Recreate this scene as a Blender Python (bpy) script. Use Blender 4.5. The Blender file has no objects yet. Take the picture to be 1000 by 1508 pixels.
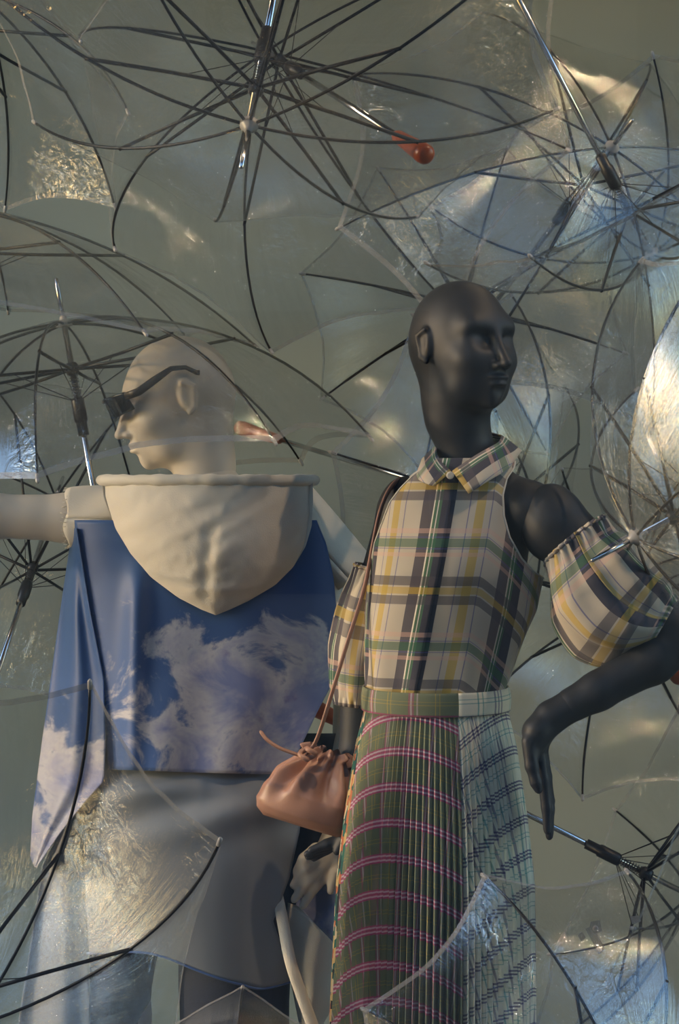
import bpy, bmesh, math, random
import numpy as np
from mathutils import Vector, Matrix, noise

# ------------------------------------------------------------------ camera, sky, sun, exposure
scene = bpy.context.scene
C = scene.collection
PI = math.pi
CAM = Vector((0.0, -3.2, 1.45))
FPX = 2783.0                                   # focal length in pixels of the 1000 x 1508 frame
cam_data = bpy.data.cameras.new('camera'); cam = bpy.data.objects.new('camera', cam_data); C.objects.link(cam)
cam.location = CAM; cam.rotation_euler = (PI / 2, 0, 0)
cam_data.sensor_fit = 'HORIZONTAL'; cam_data.sensor_width = 24.0; cam_data.lens = FPX * 24.0 / 1000.0
cam_data.clip_start = 0.05
scene.camera = cam

world = bpy.data.worlds.new('dusk_sky'); scene.world = world; world.use_nodes = True
wn = world.node_tree; wn.nodes.clear()
w_out = wn.nodes.new('ShaderNodeOutputWorld'); w_bg = wn.nodes.new('ShaderNodeBackground')
w_sky = wn.nodes.new('ShaderNodeTexSky')
w_sky.sky_type = 'NISHITA'; w_sky.sun_disc = False
w_sky.sun_elevation = math.radians(12); w_sky.sun_rotation = math.radians(245)
w_sky.air_density = 1.2; w_sky.dust_density = 0.4; w_sky.ozone_density = 2.0
w_bg.inputs['Strength'].default_value = SKY_STRENGTH = 0.80
w_cool = wn.nodes.new('ShaderNodeMix'); w_cool.data_type = 'RGBA'; w_cool.blend_type = 'MULTIPLY'; w_cool.inputs[0].default_value = 1.0
w_cool.inputs[7].default_value = (0.90, 0.98, 1.10, 1)          # cool overcast evening
wn.links.new(w_sky.outputs[0], w_cool.inputs[6]); wn.links.new(w_cool.outputs[2], w_bg.inputs['Color']); wn.links.new(w_bg.outputs[0], w_out.inputs['Surface'])

sun_d = bpy.data.lights.new('low_sun', 'SUN'); sun = bpy.data.objects.new('low_sun', sun_d); C.objects.link(sun)
sun_d.energy = 2.3; sun_d.color = (1.0, 0.66, 0.38); sun_d.angle = math.radians(1.2)
sun.rotation_euler = Vector((0.975, 0.06, -0.20)).to_track_quat('-Z', 'Y').to_euler()

vs = scene.view_settings
vs.view_transform = 'Standard'; vs.look = 'None'; vs.gamma = 1.0; vs.use_curve_mapping = False; vs.exposure = -0.17
cy = scene.cycles
cy.max_bounces = 10; cy.transparent_max_bounces = 40; cy.glossy_bounces = 3; cy.diffuse_bounces = 3
cy.caustics_reflective = False; cy.caustics_refractive = False; cy.use_denoising = True
cy.sample_clamp_indirect = 4.0

# ------------------------------------------------------------------ helpers
def P(px, py, y=0.0):
    """point seen at a pixel, at depth y (metres behind the mannequin line)"""
    d = y - CAM.y
    return Vector(((px - 500) * d / FPX, y, CAM.z - (py - 754) * d / FPX))

def prop(o, label=None, cat=None, group=None, kind=None):
    if label: o['label'] = label
    if cat: o['category'] = cat
    if group: o['group'] = group
    if kind: o['kind'] = kind
    return o

def empty(name, loc=(0, 0, 0), label=None, cat=None, group=None):
    o = bpy.data.objects.new(name, None); C.objects.link(o); o.location = loc
    o.empty_display_size = 0.05
    return prop(o, label, cat, group)

def link(name, me, mat=None, parent=None, smooth=True):
    o = bpy.data.objects.new(name, me); C.objects.link(o)
    if mat is not None and not me.materials: me.materials.append(mat)
    if smooth and len(me.polygons):
        me.polygons.foreach_set('use_smooth', [True] * len(me.polygons))
    if parent is not None:
        o.parent = parent
        o.matrix_parent_inverse = Matrix.LocRotScale(parent.location, parent.rotation_euler.to_quaternion(), parent.scale).inverted()
    return o

def mesh(name, verts, faces, uvs=None):
    me = bpy.data.meshes.new(name); me.from_pydata([tuple(v) for v in verts], [], faces); me.update()
    if uvs is not None:
        uvl = me.uv_layers.new(name='UVMap')
        vi = np.empty(len(me.loops), dtype=np.int32); me.loops.foreach_get('vertex_index', vi)
        uvl.data.foreach_set('uv', np.asarray(uvs, dtype=np.float32)[vi].ravel())
    return me

def grid(fn, nu, nv, close_u=False, close_v=False):
    """fn(u, v) -> (position, (uu, vv)) over the unit square"""
    vs_, uv, fs = [], [], []
    for j in range(nv + 1):
        for i in range(nu + 1):
            p, t = fn(i / nu, j / nv); vs_.append(p); uv.append(t)
    w = nu + 1
    for j in range(nv):
        for i in range(nu):
            a = j * w + i; fs.append((a, a + 1, a + w + 1, a + w))
    return vs_, fs, uv

def solid(o, t, off=0.0):
    m = o.modifiers.new('thickness', 'SOLIDIFY'); m.thickness = t; m.offset = off
    return o

def subsurf(o, lv=1):
    m = o.modifiers.new('smooth', 'SUBSURF'); m.levels = lv; m.render_levels = lv
    return o

def frame_of(d):
    d = Vector(d).normalized(); a = Vector((0, 0, 1)) if abs(d.z) < 0.9 else Vector((1, 0, 0))
    x = d.cross(a).normalized(); return x, d.cross(x).normalized(), d

def tube(pts, rad, n=8, cap=True, flat=1.0, ref=None):
    """swept tube; rad a number or list; flat squeezes the second axis"""
    pts = [Vector(p) for p in pts]; m = len(pts)
    if not hasattr(rad, '__len__'): rad = [rad] * m
    V, Fc = [], []
    d0 = (pts[1] - pts[0]).normalized()
    x = Vector(ref) if ref else frame_of(d0)[0]
    for i in range(m):
        d = (pts[min(i + 1, m - 1)] - pts[max(i - 1, 0)]).normalized()
        x = (x - d * x.dot(d)).normalized(); y = d.cross(x)
        for k in range(n):
            a = 2 * PI * k / n
            V.append(pts[i] + x * (math.cos(a) * rad[i]) + y * (math.sin(a) * rad[i] * flat))
    for i in range(m - 1):
        for k in range(n):
            a = i * n + k; b = i * n + (k + 1) % n
            Fc.append((a, b, b + n, a + n))
    if cap:
        Fc.append(tuple(range(n - 1, -1, -1))); Fc.append(tuple(range((m - 1) * n, m * n)))
    return V, Fc

def lathe(prof, n=16, origin=(0, 0, 0), axis=(0, 0, 1)):
    x, y, d = frame_of(axis); o = Vector(origin); V, Fc = [], []
    for (r, h) in prof:
        for k in range(n):
            a = 2 * PI * k / n; V.append(o + d * h + x * (r * math.cos(a)) + y * (r * math.sin(a)))
    for i in range(len(prof) - 1):
        for k in range(n):
            a = i * n + k; b = i * n + (k + 1) % n; Fc.append((a, b, b + n, a + n))
    Fc.append(tuple(range(n - 1, -1, -1))); Fc.append(tuple(range((len(prof) - 1) * n, len(prof) * n)))
    return V, Fc

def box(x0, x1, y0, y1, z0, z1):
    V = [(x, y, z) for z in (z0, z1) for y in (y0, y1) for x in (x0, x1)]
    return V, [(0, 2, 3, 1), (4, 5, 7, 6), (0, 1, 5, 4), (2, 6, 7, 3), (0, 4, 6, 2), (1, 3, 7, 5)]

def join(*parts):
    V, Fc = [], []
    for v, f in parts:
        n = len(V); V += list(v); Fc += [tuple(i + n for i in q) for q in f]
    return V, Fc

def curve(pts, n=24):
    """Catmull-Rom through points"""
    p = [Vector(q) for q in pts]; p = [p[0] * 2 - p[1]] + p + [p[-1] * 2 - p[-2]]
    out = []; segs = len(p) - 3
    for s in range(segs):
        m = max(2, n // segs)
        for i in range(m):
            t = i / m; a, b, c, d = p[s:s + 4]
            out.append(0.5 * ((2 * b) + (c - a) * t + (2 * a - 5 * b + 4 * c - d) * t * t + (3 * b - a - 3 * c + d) * t ** 3))
    out.append(p[-2]); return out

def interp(tab, x):
    xs = [t[0] for t in tab]
    return float(np.interp(x, xs, [t[1] for t in tab]))

def sstep(a, b, x):
    t = min(1, max(0, (x - a) / (b - a))); return t * t * (3 - 2 * t)

# ------------------------------------------------------------------ sculpting by smooth distance fields
class Sculpt:
    def __init__(self, lo, hi, h):
        self.lo = np.array(lo, np.float32); self.h = h
        self.n = np.ceil((np.array(hi) - np.array(lo)) / h).astype(int) + 1
        self.D = np.full(self.n, 0.2, np.float32)
    def _sub(self, lo, hi):
        a = np.clip(np.floor((np.array(lo) - self.lo) / self.h).astype(int), 0, self.n - 1)
        b = np.clip(np.ceil((np.array(hi) - self.lo) / self.h).astype(int) + 1, 1, self.n)
        if np.any(b <= a): return None, None
        sl = tuple(slice(i, j) for i, j in zip(a, b))
        ax = [self.lo[i] + self.h * np.arange(a[i], b[i], dtype=np.float32) for i in range(3)]
        return sl, np.stack(np.meshgrid(*ax, indexing='ij'), -1)
    def _mix(self, sl, d, k, cut):
        o = self.D[sl]
        if cut: self.D[sl] = self._smax(o, -d, k)
        else:
            h = np.clip(0.5 + 0.5 * (o - d) / k, 0, 1); self.D[sl] = o + (d - o) * h - k * h * (1 - h)
    @staticmethod
    def _smax(a, b, k):
        h = np.clip(0.5 + 0.5 * (a - b) / k, 0, 1); return b + (a - b) * h + k * h * (1 - h)
    def ell(self, c, r, k=0.01, rot=None, cut=False):
        c = np.array(c, np.float32); r = np.array(r, np.float32); m = float(r.max()) + 3 * k + 0.01
        sl, X = self._sub(c - m, c + m)
        if sl is None: return
        q = X - c
        if rot is not None: q = q @ np.array(rot, np.float32)
        k0 = np.linalg.norm(q / r, axis=-1); k1 = np.linalg.norm(q / (r * r), axis=-1) + 1e-6
        self._mix(sl, k0 * (k0 - 1) / k1, k, cut)
    def cone(self, a, b, ra, rb, k=0.01, cut=False):
        a = np.array(a, np.float32); b = np.array(b, np.float32); m = max(ra, rb) + 3 * k + 0.01
        sl, X = self._sub(np.minimum(a, b) - m, np.maximum(a, b) + m)
        if sl is None: return
        ab = b - a; t = np.clip(((X - a) @ ab) / float(ab @ ab), 0, 1)
        d = np.linalg.norm(X - (a + t[..., None] * ab), axis=-1) - (ra + (rb - ra) * t)
        self._mix(sl, d, k, cut)
    def chain(self, pts, rad, k=0.01):
        for i in range(len(pts) - 1): self.cone(pts[i], pts[i + 1], rad[i], rad[i + 1], k)
    def build(self, name):
        D = self.D; S = D < 0; n = self.n
        nb = sum(S[i:n[0] - 1 + i, j:n[1] - 1 + j, k:n[2] - 1 + k].astype(np.int8) for i in (0, 1) for j in (0, 1) for k in (0, 1))
        act = (nb > 0) & (nb < 8); idx = np.full(act.shape, -1, np.int64); cells = np.argwhere(act); idx[act] = np.arange(len(cells))
        acc = np.zeros((len(cells), 3), np.float32); cnt = np.zeros(len(cells), np.float32)
        corners = [(i, j, k) for i in (0, 1) for j in (0, 1) for k in (0, 1)]
        val = {c: D[cells[:, 0] + c[0], cells[:, 1] + c[1], cells[:, 2] + c[2]] for c in corners}
        for c in corners:
            for ax in range(3):
                if c[ax]: continue
                e = list(c); e[ax] = 1; e = tuple(e); a, b = val[c], val[e]; m = (a < 0) != (b < 0)
                t = np.where(m, a / np.where(m, a - b, 1), 0)
                p = np.tile(np.array(c, np.float32), (len(cells), 1)); p[:, ax] = t
                acc[m] += p[m]; cnt[m] += 1
        V = self.lo + self.h * (cells + acc / cnt[:, None])
        faces = []
        for ax in range(3):
            u, v = (ax + 1) % 3, (ax + 2) % 3
            a = [slice(None)] * 3; b = [slice(None)] * 3; a[ax] = slice(0, n[ax] - 1); b[ax] = slice(1, n[ax])
            cr = S[tuple(a)] != S[tuple(b)]; e = np.argwhere(cr)
            e = e[(e[:, u] > 0) & (e[:, v] > 0) & (e[:, u] < n[u] - 1) & (e[:, v] < n[v] - 1)]
            if not len(e): continue
            s = S[e[:, 0], e[:, 1], e[:, 2]]
            def at(du, dv):
                q = e.copy(); q[:, u] -= du; q[:, v] -= dv; return idx[q[:, 0], q[:, 1], q[:, 2]]
            f = np.stack([at(1, 1), at(0, 1), at(0, 0), at(1, 0)], 1); f[~s] = f[~s][:, ::-1]; faces.append(f)
        Fa = np.concatenate(faces)
        # relax a little
        nv = len(V)
        for _ in range(5):
            sm = np.zeros((nv, 3)); ct = np.zeros(nv)
            for i in range(4):
                a, b = Fa[:, i], Fa[:, (i + 1) % 4]
                for d in range(3): sm[:, d] += np.bincount(a, V[b, d], nv) + np.bincount(b, V[a, d], nv)
                ct += np.bincount(a, minlength=nv) + np.bincount(b, minlength=nv)
            V = V * 0.5 + 0.5 * sm / np.maximum(ct, 1)[:, None]
        me = bpy.data.meshes.new(name)
        me.vertices.add(nv); me.vertices.foreach_set('co', V.astype(np.float32).ravel())
        me.loops.add(len(Fa) * 4); me.loops.foreach_set('vertex_index', Fa.astype(np.int32).ravel())
        me.polygons.add(len(Fa)); me.polygons.foreach_set('loop_start', np.arange(0, len(Fa) * 4, 4, dtype=np.int32))
        me.update(calc_edges=True); me.validate()
        return me

# ------------------------------------------------------------------ materials
def mat(name):
    m = bpy.data.materials.new(name); m.use_nodes = True; nt = m.node_tree; nt.nodes.clear()
    out = nt.nodes.new('ShaderNodeOutputMaterial'); return m, nt, out

def N(nt, kind, **kw):
    n = nt.nodes.new('ShaderNode' + kind)
    for k, v in kw.items():
        if k in n.inputs: n.inputs[k].default_value = v
        else: setattr(n, k, v)
    return n

def M2(nt, op, a, b=None):
    n = nt.nodes.new('ShaderNodeMath'); n.operation = op
    for i, s in enumerate((a, b)):
        if s is None: continue
        if isinstance(s, (int, float)): n.inputs[i].default_value = s
        else: nt.links.new(s, n.inputs[i])
    return n.outputs[0]

def mixc(nt, f, a, b):
    n = nt.nodes.new('ShaderNodeMix'); n.data_type = 'RGBA'
    for s, k in ((f, 0), (a, 6), (b, 7)):
        if isinstance(s, (int, float)): n.inputs[k].default_value = s
        elif isinstance(s, tuple): n.inputs[k].default_value = (*s[:3], 1)
        else: nt.links.new(s, n.inputs[k])
    return n.outputs[2]

def srgb(r, g, b):
    f = lambda c: (c / 255 / 12.92) if c <= 10 else ((c / 255 + 0.055) / 1.055) ** 2.4
    return (f(r), f(g), f(b))

def plain(name, col, rough=0.5, metal=0.0, bump=0.0, scale=300.0, var=0.0, vscale=8.0, spec=0.5, sheen=0.0):
    m, nt, out = mat(name); b = N(nt, 'BsdfPrincipled', Roughness=rough, Metallic=metal)
    b.inputs['Specular IOR Level'].default_value = spec
    if sheen: b.inputs['Sheen Weight'].default_value = sheen
    b.inputs['Base Color'].default_value = (*col, 1)
    tc = N(nt, 'TexCoord')
    if var:
        nz = N(nt, 'TexNoise', Scale=vscale, Detail=5.0); nt.links.new(tc.outputs['Object'], nz.inputs['Vector'])
        c = mixc(nt, nz.outputs['Fac'], tuple(x * (1 - var) for x in col), tuple(min(1, x * (1 + var)) for x in col))
        nt.links.new(c, b.inputs['Base Color'])
    if bump:
        nz = N(nt, 'TexNoise', Scale=scale, Detail=3.0); nt.links.new(tc.outputs['Object'], nz.inputs['Vector'])
        bp = N(nt, 'Bump', Strength=bump, Distance=0.002); nt.links.new(nz.outputs['Fac'], bp.inputs['Height']); nt.links.new(bp.outputs[0], b.inputs['Normal'])
    nt.links.new(b.outputs[0], out.inputs['Surface']); return m

def film(name, haze, tint, rough, wr, wscale, seed):
    """clear vinyl sheet: mostly see-through, faint milky haze, glossy wrinkled skin"""
    m, nt, out = mat(name)
    uv = N(nt, 'TexCoord'); mp = N(nt, 'Mapping'); mp.inputs['Location'].default_value = (seed, seed * 2, 0)
    mp.inputs['Scale'].default_value = (11.0, 1.5, 1)
    nt.links.new(uv.outputs['UV'], mp.inputs['Vector'])
    st = N(nt, 'TexNoise', Scale=2.2, Detail=6.0, Roughness=0.65); nt.links.new(mp.outputs[0], st.inputs['Vector'])
    ob = N(nt, 'TexNoise', Scale=wscale, Detail=4.0, Roughness=0.55, Distortion=1.4); nt.links.new(uv.outputs['Object'], ob.inputs['Vector'])
    patch = N(nt, 'TexNoise', Scale=7.0, Detail=2.0); nt.links.new(uv.outputs['Object'], patch.inputs['Vector'])
    pr = N(nt, 'MapRange'); pr.inputs[1].default_value = 0.42; pr.inputs[2].default_value = 0.72; nt.links.new(patch.outputs['Fac'], pr.inputs[0])
    b1 = N(nt, 'Bump', Strength=0.5, Distance=0.004); nt.links.new(st.outputs['Fac'], b1.inputs['Height'])
    b2 = N(nt, 'Bump', Distance=0.006); nt.links.new(ob.outputs['Fac'], b2.inputs['Height']); nt.links.new(b1.outputs[0], b2.inputs['Normal'])
    nt.links.new(M2(nt, 'MULTIPLY', pr.outputs[0], wr), b2.inputs['Strength'])
    tr = N(nt, 'BsdfTransparent'); tr.inputs[0].default_value = (*tint, 1)
    df = N(nt, 'BsdfDiffuse'); df.inputs[0].default_value = (0.55, 0.57, 0.58, 1); nt.links.new(b2.outputs[0], df.inputs['Normal'])
    tl = N(nt, 'BsdfTranslucent'); tl.inputs[0].default_value = (0.55, 0.57, 0.58, 1)
    hz = N(nt, 'MixShader', Fac=0.5); nt.links.new(df.outputs[0], hz.inputs[1]); nt.links.new(tl.outputs[0], hz.inputs[2])
    sr = N(nt, 'MapRange'); sr.inputs[1].default_value = 0.42; sr.inputs[2].default_value = 0.75
    sr.inputs[3].default_value = haze * 0.5; sr.inputs[4].default_value = haze * 2.0; nt.links.new(st.outputs['Fac'], sr.inputs[0])
    lw = N(nt, 'LayerWeight', Blend=0.3)
    hf = M2(nt, 'ADD', sr.outputs[0], M2(nt, 'MULTIPLY', M2(nt, 'POWER', lw.outputs['Facing'], 3.0), haze * 2.5))
    m1 = N(nt, 'MixShader'); nt.links.new(hf, m1.inputs[0]); nt.links.new(tr.outputs[0], m1.inputs[1]); nt.links.new(hz.outputs[0], m1.inputs[2])
    gl = N(nt, 'BsdfGlossy', Roughness=rough); gl.inputs[0].default_value = (1, 1, 1, 1); nt.links.new(b2.outputs[0], gl.inputs['Normal'])
    fr = N(nt, 'Fresnel', IOR=1.5); nt.links.new(b2.outputs[0], fr.inputs['Normal'])
    fm = M2(nt, 'MINIMUM', M2(nt, 'MULTIPLY', fr.outputs[0], 2.3), 0.24)
    m2 = N(nt, 'MixShader'); nt.links.new(fm, m2.inputs[0]); nt.links.new(m1.outputs[0], m2.inputs[1]); nt.links.new(gl.outputs[0], m2.inputs[2])
    nt.links.new(m2.outputs[0], out.inputs['Surface']); return m

def ramp_axis(nt, coord, period, stripes):
    """constant colour ramp repeating along a coordinate; stripes = (start, end, colour, alpha) in 0..1"""
    fr = M2(nt, 'FRACT', M2(nt, 'DIVIDE', coord, period))
    r = N(nt, 'ValToRGB'); cr = r.color_ramp; cr.interpolation = 'CONSTANT'
    stops = []; pos = 0.0
    for a, b, c, al in stripes:
        if a > pos + 1e-4: stops.append((pos, (0.5, 0.5, 0.5, 0)))
        stops.append((a, (*c, al))); pos = b
    if pos < 0.999: stops.append((pos, (0.5, 0.5, 0.5, 0)))
    while len(cr.elements) < len(stops): cr.elements.new(0.5)
    for i, (p_, c) in enumerate(stops): cr.elements[i].position = p_
    for i, (p_, c) in enumerate(stops): cr.elements[i].color = c
    nt.links.new(fr, r.inputs[0]); return r.outputs['Color'], r.outputs['Alpha']

def plaid(name, base, pu, su, pv, sv, rough=0.75, weave=1500.0, hmix=0.78, off=(0, 0)):
    m, nt, out = mat(name); tc = N(nt, 'TexCoord'); sp = N(nt, 'SeparateXYZ'); nt.links.new(tc.outputs['UV'], sp.inputs[0])
    u = M2(nt, 'ADD', sp.outputs[0], off[0]); v = M2(nt, 'ADD', sp.outputs[1], off[1])
    cu, au = ramp_axis(nt, u, pu, su); cv, av = ramp_axis(nt, v, pv, sv)
    c = mixc(nt, au, base, cu); c = mixc(nt, M2(nt, 'MULTIPLY', av, hmix), c, cv)
    nz = N(nt, 'TexNoise', Scale=14.0, Detail=4.0); nt.links.new(tc.outputs['Object'], nz.inputs['Vector'])
    hs = N(nt, 'HueSaturation', Saturation=1.0); nt.links.new(c, hs.inputs['Color'])
    nt.links.new(M2(nt, 'ADD', M2(nt, 'MULTIPLY', nz.outputs['Fac'], 0.25), 0.875), hs.inputs['Value'])
    b = N(nt, 'BsdfPrincipled', Roughness=rough); b.inputs['Sheen Weight'].default_value = 0.15
    b.inputs['Specular IOR Level'].default_value = 0.25
    nt.links.new(hs.outputs[0], b.inputs['Base Color'])
    wv = N(nt, 'TexNoise', Scale=weave, Detail=1.0); nt.links.new(tc.outputs['Object'], wv.inputs['Vector'])
    bp = N(nt, 'Bump', Strength=0.15, Distance=0.001); nt.links.new(wv.outputs['Fac'], bp.inputs['Height']); nt.links.new(bp.outputs[0], b.inputs['Normal'])
    nt.links.new(b.outputs[0], out.inputs['Surface']); return m

def cloud_print(name):
    """sky photograph printed on satin: blue above, cumulus bank below (UV in metres, v up from the hem)"""
    m, nt, out = mat(name); tc = N(nt, 'TexCoord'); sp = N(nt, 'SeparateXYZ'); nt.links.new(tc.outputs['UV'], sp.inputs[0])
    u, v = sp.outputs[0], sp.outputs[1]
    n1 = N(nt, 'TexNoise', Scale=9.0, Detail=8.0, Roughness=0.62, Distortion=0.5); nt.links.new(tc.outputs['UV'], n1.inputs['Vector'])
    n2 = N(nt, 'TexNoise', Scale=24.0, Detail=6.0, Roughness=0.6); nt.links.new(tc.outputs['UV'], n2.inputs['Vector'])
    # cloud bank: edge rises from lower left to a top line at v ~ 0.27
    left = M2(nt, 'MULTIPLY', M2(nt, 'SUBTRACT', u, 0.055), 3.2)
    bank = M2(nt, 'MINIMUM', left, M2(nt, 'MULTIPLY', M2(nt, 'SUBTRACT', 0.245, v), 7.0))
    bank = M2(nt, 'MINIMUM', bank, M2(nt, 'ADD', M2(nt, 'MULTIPLY', v, 3.0), 0.30))
    f = M2(nt, 'ADD', bank, M2(nt, 'MULTIPLY', M2(nt, 'SUBTRACT', n1.outputs['Fac'], 0.5), 3.4))
    r = N(nt, 'MapRange'); r.inputs[1].default_value = -0.12; r.inputs[2].default_value = 0.22; nt.links.new(f, r.inputs[0])
    r.interpolation_type = 'SMOOTHSTEP'
    inner = N(nt, 'MapRange'); inner.inputs[1].default_value = 0.15; inner.inputs[2].default_value = 0.75; nt.links.new(f, inner.inputs[0])
    rim = mixc(nt, n2.outputs['Fac'], srgb(158, 158, 182), srgb(216, 214, 210))
    deep = mixc(nt, n2.outputs['Fac'], srgb(104, 116, 166), srgb(150, 156, 194))
    cl = mixc(nt, inner.outputs[0], rim, deep)
    edge = N(nt, 'MapRange'); edge.inputs[1].default_value = 0.1; edge.inputs[2].default_value = 0.5; nt.links.new(n1.outputs['Fac'], edge.inputs[0])
    g = N(nt, 'MapRange'); g.inputs[1].default_value = 0.0; g.inputs[2].default_value = 0.45; nt.links.new(v, g.inputs[0])
    blue = mixc(nt, g.outputs[0], srgb(76, 106, 162), srgb(46, 80, 132))
    # purple shade in hollows of the cloud
    hol = N(nt, 'MapRange'); hol.inputs[1].default_value = 0.60; hol.inputs[2].default_value = 0.72; nt.links.new(n2.outputs['Fac'], hol.inputs[0])
    cl = mixc(nt, M2(nt, 'MULTIPLY', hol.outputs[0], 0.5), cl, srgb(96, 80, 140))
    c = mixc(nt, r.outputs[0], blue, cl)
    b = N(nt, 'BsdfPrincipled', Roughness=0.5); b.inputs['Sheen Weight'].default_value = 0.1
    b.inputs['Specular IOR Level'].default_value = 0.35
    nt.links.new(c, b.inputs['Base Color']); nt.links.new(b.outputs[0], out.inputs['Surface']); return m

M = {}
M['wall'] = plain('wall_paint', srgb(158, 163, 150), 0.75, bump=0.12, scale=60.0, var=0.10, vscale=2.2)
M['ceil'] = plain('ceiling_paint', srgb(120, 122, 118), 0.8, var=0.05)
M['floor'] = plain('floor_board', srgb(110, 108, 100), 0.6, bump=0.1, scale=40.0, var=0.15)
M['street'] = plain('paving', srgb(96, 94, 92), 0.8, var=0.15)
M['facade'] = plain('dark_render', srgb(120, 112, 104), 0.85, var=0.15, vscale=1.0)
M['rib'] = plain('black_rib_steel', (0.006, 0.006, 0.008), 0.38, 0.0, spec=0.35)
M['plastic'] = plain('black_plastic', (0.012, 0.012, 0.014), 0.4)
M['steel'] = plain('polished_steel', (0.62, 0.62, 0.64), 0.16, 1.0)
M['cap'] = plain('clear_tip_cap', (0.45, 0.44, 0.42), 0.25)
M['wood'] = plain('varnished_orange_wood', srgb(168, 78, 40), 0.3, var=0.2, vscale=30.0)
M['hem'] = None
FILMS = [film('clear_vinyl_%d' % i, h, t, r, w, s, 3.1 * i) for i, (h, t, r, w, s) in enumerate([
    (0.034, (0.91, 0.92, 0.92), 0.03, 1.5, 28.0), (0.042, (0.90, 0.91, 0.91), 0.035, 1.7, 38.0), (0.028, (0.93, 0.93, 0.925), 0.028, 1.6, 24.0)])]
def hem_mat():
    m, nt, out = mat('milky_vinyl_hem'); tr = N(nt, 'BsdfTransparent'); tr.inputs[0].default_value = (0.9, 0.9, 0.9, 1)
    pb = N(nt, 'BsdfPrincipled', Roughness=0.2); pb.inputs['Base Color'].default_value = (0.62, 0.62, 0.62, 1)
    mx = N(nt, 'MixShader', Fac=0.34); nt.links.new(tr.outputs[0], mx.inputs[1]); nt.links.new(pb.outputs[0], mx.inputs[2])
    nt.links.new(mx.outputs[0], out.inputs['Surface']); return m
M['hem'] = hem_mat()
M['black'] = plain('matte_black_lacquer', (0.016, 0.020, 0.028), 0.56, spec=0.5)
M['cream'] = plain('matte_cream_lacquer', srgb(214, 205, 190), 0.5)
M['fleece'] = plain('cream_sweat_fabric', srgb(216, 210, 196), 0.9, bump=0.35, scale=420.0, var=0.06, vscale=20.0, sheen=0.3)
M['blouse'] = plain('grey_satin', srgb(128, 136, 146), 0.55, bump=0.08, scale=900.0, var=0.06, vscale=5.0, sheen=0.2)
M['denim'] = plain('dark_denim', srgb(34, 44, 62), 0.85, bump=0.5, scale=700.0, var=0.3, vscale=200.0)
M['leather'] = plain('tan_leather', srgb(166, 126, 108), 0.42, bump=0.15, scale=250.0, var=0.08, vscale=15.0)
M['cloud'] = cloud_print('cloud_print_satin')
nav, gry, grn, yel, blu, pnk = srgb(34, 40, 66), srgb(84, 80, 90), srgb(52, 104, 78), srgb(196, 166, 72), srgb(84, 92, 150), srgb(216, 176, 160)
wht = srgb(222, 218, 205)
M['shirt'] = plaid('beige_tartan', srgb(200, 190, 172), 0.132, [
    (0.00, 0.13, gry, 0.92), (0.13, 0.15, wht, 0.5), (0.15, 0.18, grn, 0.9), (0.18, 0.195, wht, 0.9), (0.195, 0.225, grn, 0.9), (0.225, 0.36, nav, 0.92),
    (0.52, 0.535, blu, 0.7), (0.60, 0.70, yel, 0.75), (0.77, 0.785, blu, 0.7)],
    0.172, [(0.00, 0.085, gry, 0.9), (0.10, 0.165, yel, 0.8), (0.18, 0.27, gry, 0.9),
            (0.46, 0.50, pnk, 0.6), (0.53, 0.54, blu, 0.6), (0.55, 0.63, grn, 0.85), (0.64, 0.65, blu, 0.6), (0.68, 0.73, pnk, 0.6)])
mag, pw, olv = srgb(176, 66, 122), srgb(212, 190, 202), srgb(116, 124, 100)
M['skirt_green'] = plaid('olive_pink_check', olv, 0.075, [
    (0.09, 0.13, mag, 0.45), (0.13, 0.17, pw, 0.55), (0.17, 0.21, mag, 0.45), (0.26, 0.29, pw, 0.4), (0.62, 0.64, yel, 0.5), (0.70, 0.72, yel, 0.4)],
    0.0575, [(0.05, 0.10, mag, 0.9), (0.10, 0.15, pw, 0.9), (0.15, 0.22, mag, 0.8), (0.22, 0.27, pw, 0.85), (0.27, 0.32, mag, 0.8), (0.62, 0.64, yel, 0.5), (0.72, 0.74, yel, 0.4)], hmix=0.85)
prp, teal = srgb(72, 58, 116), srgb(70, 158, 158)
M['skirt_cream'] = plaid('cream_purple_check', srgb(250, 242, 218), 0.085, [
    (0.05, 0.095, prp, 0.6), (0.145, 0.19, prp, 0.6), (0.24, 0.285, prp, 0.6), (0.66, 0.69, teal, 0.7), (0.76, 0.79, teal, 0.6)],
    0.058, [(0.05, 0.10, prp, 0.9), (0.15, 0.20, prp, 0.9), (0.25, 0.30, prp, 0.9), (0.66, 0.69, teal, 0.7), (0.78, 0.81, teal, 0.6)], hmix=0.85)
def print_mat():
    m, nt, out = mat('ochre_green_scale_print'); tc = N(nt, 'TexCoord')
    mp = N(nt, 'Mapping'); mp.inputs['Scale'].default_value = (90, 60, 1); nt.links.new(tc.outputs['UV'], mp.inputs[0])
    vo = N(nt, 'TexVoronoi', Scale=1.0); nt.links.new(mp.outputs[0], vo.inputs['Vector'])
    r = N(nt, 'ValToRGB'); cr = r.color_ramp; cr.interpolation = 'CONSTANT'
    cols = [srgb(206, 178, 120), srgb(30, 92, 88), srgb(214, 200, 168), srgb(190, 110, 70), srgb(40, 110, 96), srgb(30, 40, 44)]
    while len(cr.elements) < len(cols): cr.elements.new(0.5)
    for i, c in enumerate(cols): cr.elements[i].position = i / len(cols); cr.elements[i].color = (*c, 1)
    sx = N(nt, 'SeparateColor'); nt.links.new(vo.outputs['Color'], sx.inputs[0]); nt.links.new(sx.outputs[0], r.inputs[0])
    b = N(nt, 'BsdfPrincipled', Roughness=0.7); nt.links.new(r.outputs[0], b.inputs['Base Color']); nt.links.new(b.outputs[0], out.inputs['Surface']); return m
M['skirt_print'] = print_mat()
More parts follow.
